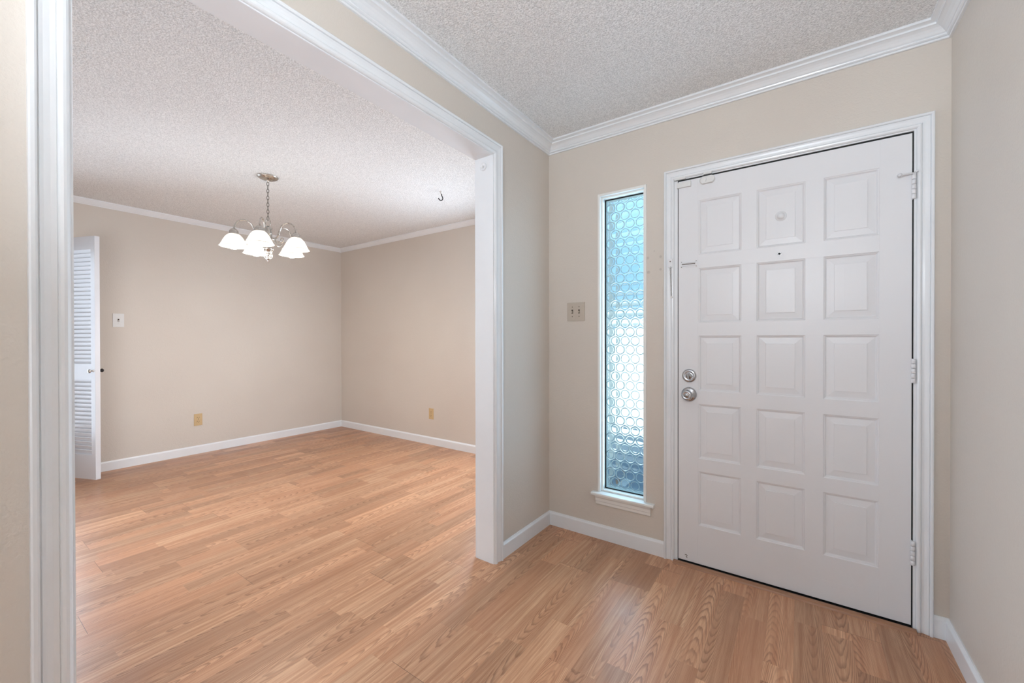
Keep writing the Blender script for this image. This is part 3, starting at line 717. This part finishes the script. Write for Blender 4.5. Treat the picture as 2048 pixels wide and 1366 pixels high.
for q in range(24):
    a = 2 * math.pi * q / 24; lw, lh = 0.019 * math.cos(a), 0.030 * math.sin(a)
    pts.append((cxx + lw * 0.82, cyy + lw * 0.572, z - 0.022 + lh))
tube(b, pts, 0.003, 8, closed=True); lz = z - 0.052
obj('loop', b, NICKEL, ch)
b = bm_new()
lathe(b, [(0, lz + 0.006), (0.010, lz + 0.004), (0.012, lz - 0.004), (0.024, lz - 0.007), (0.026, lz - 0.012), (0.026, lz - 0.050), (0.029, lz - 0.053), (0.029, lz - 0.058), (0.024, lz - 0.062), (0.021, lz - 0.10), (0.021, 1.915), (0.033, 1.908), (0.036, 1.902), (0.036, 1.894), (0.028, 1.888), (0.014, 1.880), (0.010, 1.872), (0.016, 1.860), (0.017, 1.850), (0.010, 1.840), (0.009, 1.832), (0.018, 1.826), (0.018, 1.820), (0.008, 1.814), (0.007, 1.806), (0.004, 1.800), (0, 1.799)], (cxx, cyy, 0), seg=36)
body = obj('column', b, NICKEL, ch)
b = bm_new()
for k in range(5):
    a = 2 * math.pi * (k + 0.5) / 5; X, Y = cxx + 0.026 * math.cos(a), cyy + 0.026 * math.sin(a)
    lathe(b, [(0, lz - 0.012), (0.0065, lz - 0.014), (0.0065, 1.91), (0, 1.908)], (X, Y, 0), seg=10)
obj('flute_rods', b, NICKEL, body)
b = bm_new()
for k in range(5):
    a = 2 * math.pi * (k + 0.25) / 5
    tube(b, spline([(cxx + r * math.cos(a), cyy + r * math.sin(a), zz) for r, zz in ((0.030, 1.893), (0.024, 1.868), (0.030, 1.845), (0.016, 1.824))], 5), 0.0032, 8)
obj('cage', b, NICKEL, body)
R0 = 0.218
for phi in (-1.2, 70.8, 142.8, 214.8, 286.8):
    w = math.radians(phi) + YAW
    dv = Vector((math.cos(w), math.sin(w), 0))
    P = lambda r, z: Vector((cxx, cyy, z)) + dv * r
    b = bm_new()
    tube(b, spline([P(0.020, 1.985), P(0.055, 1.984), P(0.083, 2.005), P(0.094, 2.045), P(0.112, 2.078), P(0.152, 2.096), P(0.192, 2.082), P(0.213, 2.046), P(R0, 2.012)], 8), 0.0052, 10)
    arm = obj('arm', b, NICKEL, ch)
    b = bm_new()
    tube(b, spline([P(0.052, 1.985), P(0.060, 1.958), P(0.082, 1.938), P(0.108, 1.944), P(0.122, 1.966), P(0.114, 1.982), P(0.101, 1.978), P(0.099, 1.966)], 7), [0.0042] * 50, 8) if False else tube(b, spline([P(0.052, 1.985), P(0.060, 1.958), P(0.082, 1.938), P(0.108, 1.944), P(0.122, 1.966), P(0.114, 1.982), P(0.101, 1.978), P(0.099, 1.966)], 7), 0.0042, 8)
    obj('scroll', b, NICKEL, arm)
    c = P(R0, 0)
    b = bm_new(); lathe(b, [(0, 2.026), (0.012, 2.024), (0.022, 2.016), (0.029, 2.006), (0.030, 2.000), (0.030, 1.985), (0.032, 1.983), (0.032, 1.979), (0.0, 1.978)], (c.x, c.y, 0), seg=28); obj('socket_cup', b, NICKEL, arm)
    b = bm_new()
    op = [(0.029, 1.984), (0.042, 1.975), (0.056, 1.959), (0.068, 1.938), (0.078, 1.916), (0.087, 1.899), (0.095, 1.890)]
    ip = [(r - 0.0035, zz - 0.0015) for r, zz in reversed(op)]
    lathe(b, op + ip, (c.x, c.y, 0), seg=40); sh = obj('shade', b, SHADE, arm, label='lit frosted white bell shade')
    b = bm_new(); lathe(b, [(0.013, 1.976), (0.014, 1.955), (0.022, 1.936), (0.029, 1.914), (0.030, 1.900), (0.026, 1.884), (0.016, 1.873), (0, 1.870)], (c.x, c.y, 0), seg=24); obj('bulb', b, BULB, arm)

# ------------------------------------------------------------------ louvered door
fe = Vector((-3.465, -1.513, 0))                 # free edge, near corner
u = Vector((-0.932, -0.362, 0)).normalized()     # towards the hinge
nrm = Vector((-0.362, 0.932, 0)).normalized()    # away from the camera
LW, LT, LZ0, LZ1 = 0.455, 0.035, 0.034, 2.066
hinge = fe + u * LW
ld = thing('door_2', (hinge.x, hinge.y, LZ0), 'narrow white louvered door standing open at the left of the dining room', 'door', kind='structure')
def lbox(bm, a0, a1, n0, n1, z0, z1, tilt=None, bev=0.0):
    t = bmesh.new(); box(t, a0, a1, n0, n1, z0, z1)
    if bev: bmesh.ops.bevel(t, geom=t.edges[:], offset=bev, segments=2, profile=0.7, affect='EDGES')
    if tilt is not None:
        cc = Vector(((a0 + a1) / 2, (n0 + n1) / 2, (z0 + z1) / 2)); bmesh.ops.rotate(t, verts=t.verts, cent=cc, matrix=Matrix.Rotation(tilt, 3, 'X'))
    M = Matrix(((u.x, nrm.x, 0, fe.x), (u.y, nrm.y, 0, fe.y), (0, 0, 1, 0), (0, 0, 0, 1)))
    join(bm, t, M)
b = bm_new(); SW = 0.046
lbox(b, 0, SW, 0, LT, LZ0, LZ1, bev=0.0015); lbox(b, LW - SW, LW, 0, LT, LZ0, LZ1, bev=0.0015)
for z0, z1 in ((LZ0, 0.237), (0.872, 1.000), (1.957, LZ1)): lbox(b, SW, LW - SW, 0.001, LT - 0.001, z0, z1)
obj('frame', b, LOUV, ld)
for z0, z1, n in ((0.237, 0.872, 18), (1.000, 1.957, 27)):
    b = bm_new(); pt = (z1 - z0) / n
    for k in range(n):
        zc = z0 + pt * (k + 0.5); lbox(b, SW - 0.004, LW - SW + 0.004, LT / 2 - 0.0038, LT / 2 + 0.0038, zc - 0.0225, zc + 0.0225, tilt=math.radians(24))
    obj('louver_panel', b, LOUV, ld)
for s, m, rad in ((-1, NICKEL, 0.015), (1, BLACKMETAL, 0.015)):
    b = bm_new(); p = fe + u * 0.024 + nrm * (0 if s < 0 else LT) + Vector((0, 0, 0.942))
    q = (nrm * s).to_track_quat('Z', 'Y').to_matrix().to_4x4()
    lathe(b, [(0.011, 0), (0.009, 0.003), (0.006, 0.006), (0.006, 0.014), (0.013, 0.019), (0.0165, 0.026), (0.013, 0.033), (0, 0.036)], p, seg=20, M=q); obj('knob', b, m, ld)
# doorway casing
casing('trim_14', CASE, [((DX, DDY0, 0), (0, -1, 0)), ((DX, DDY0, 2.09), (0, -1, 1)), ((DX, DDY1, 2.09), (0, 1, 1)), ((DX, DDY1, 0), (0, 1, 0))], (1, 0, 0), 'white casing of the louvered doorway')
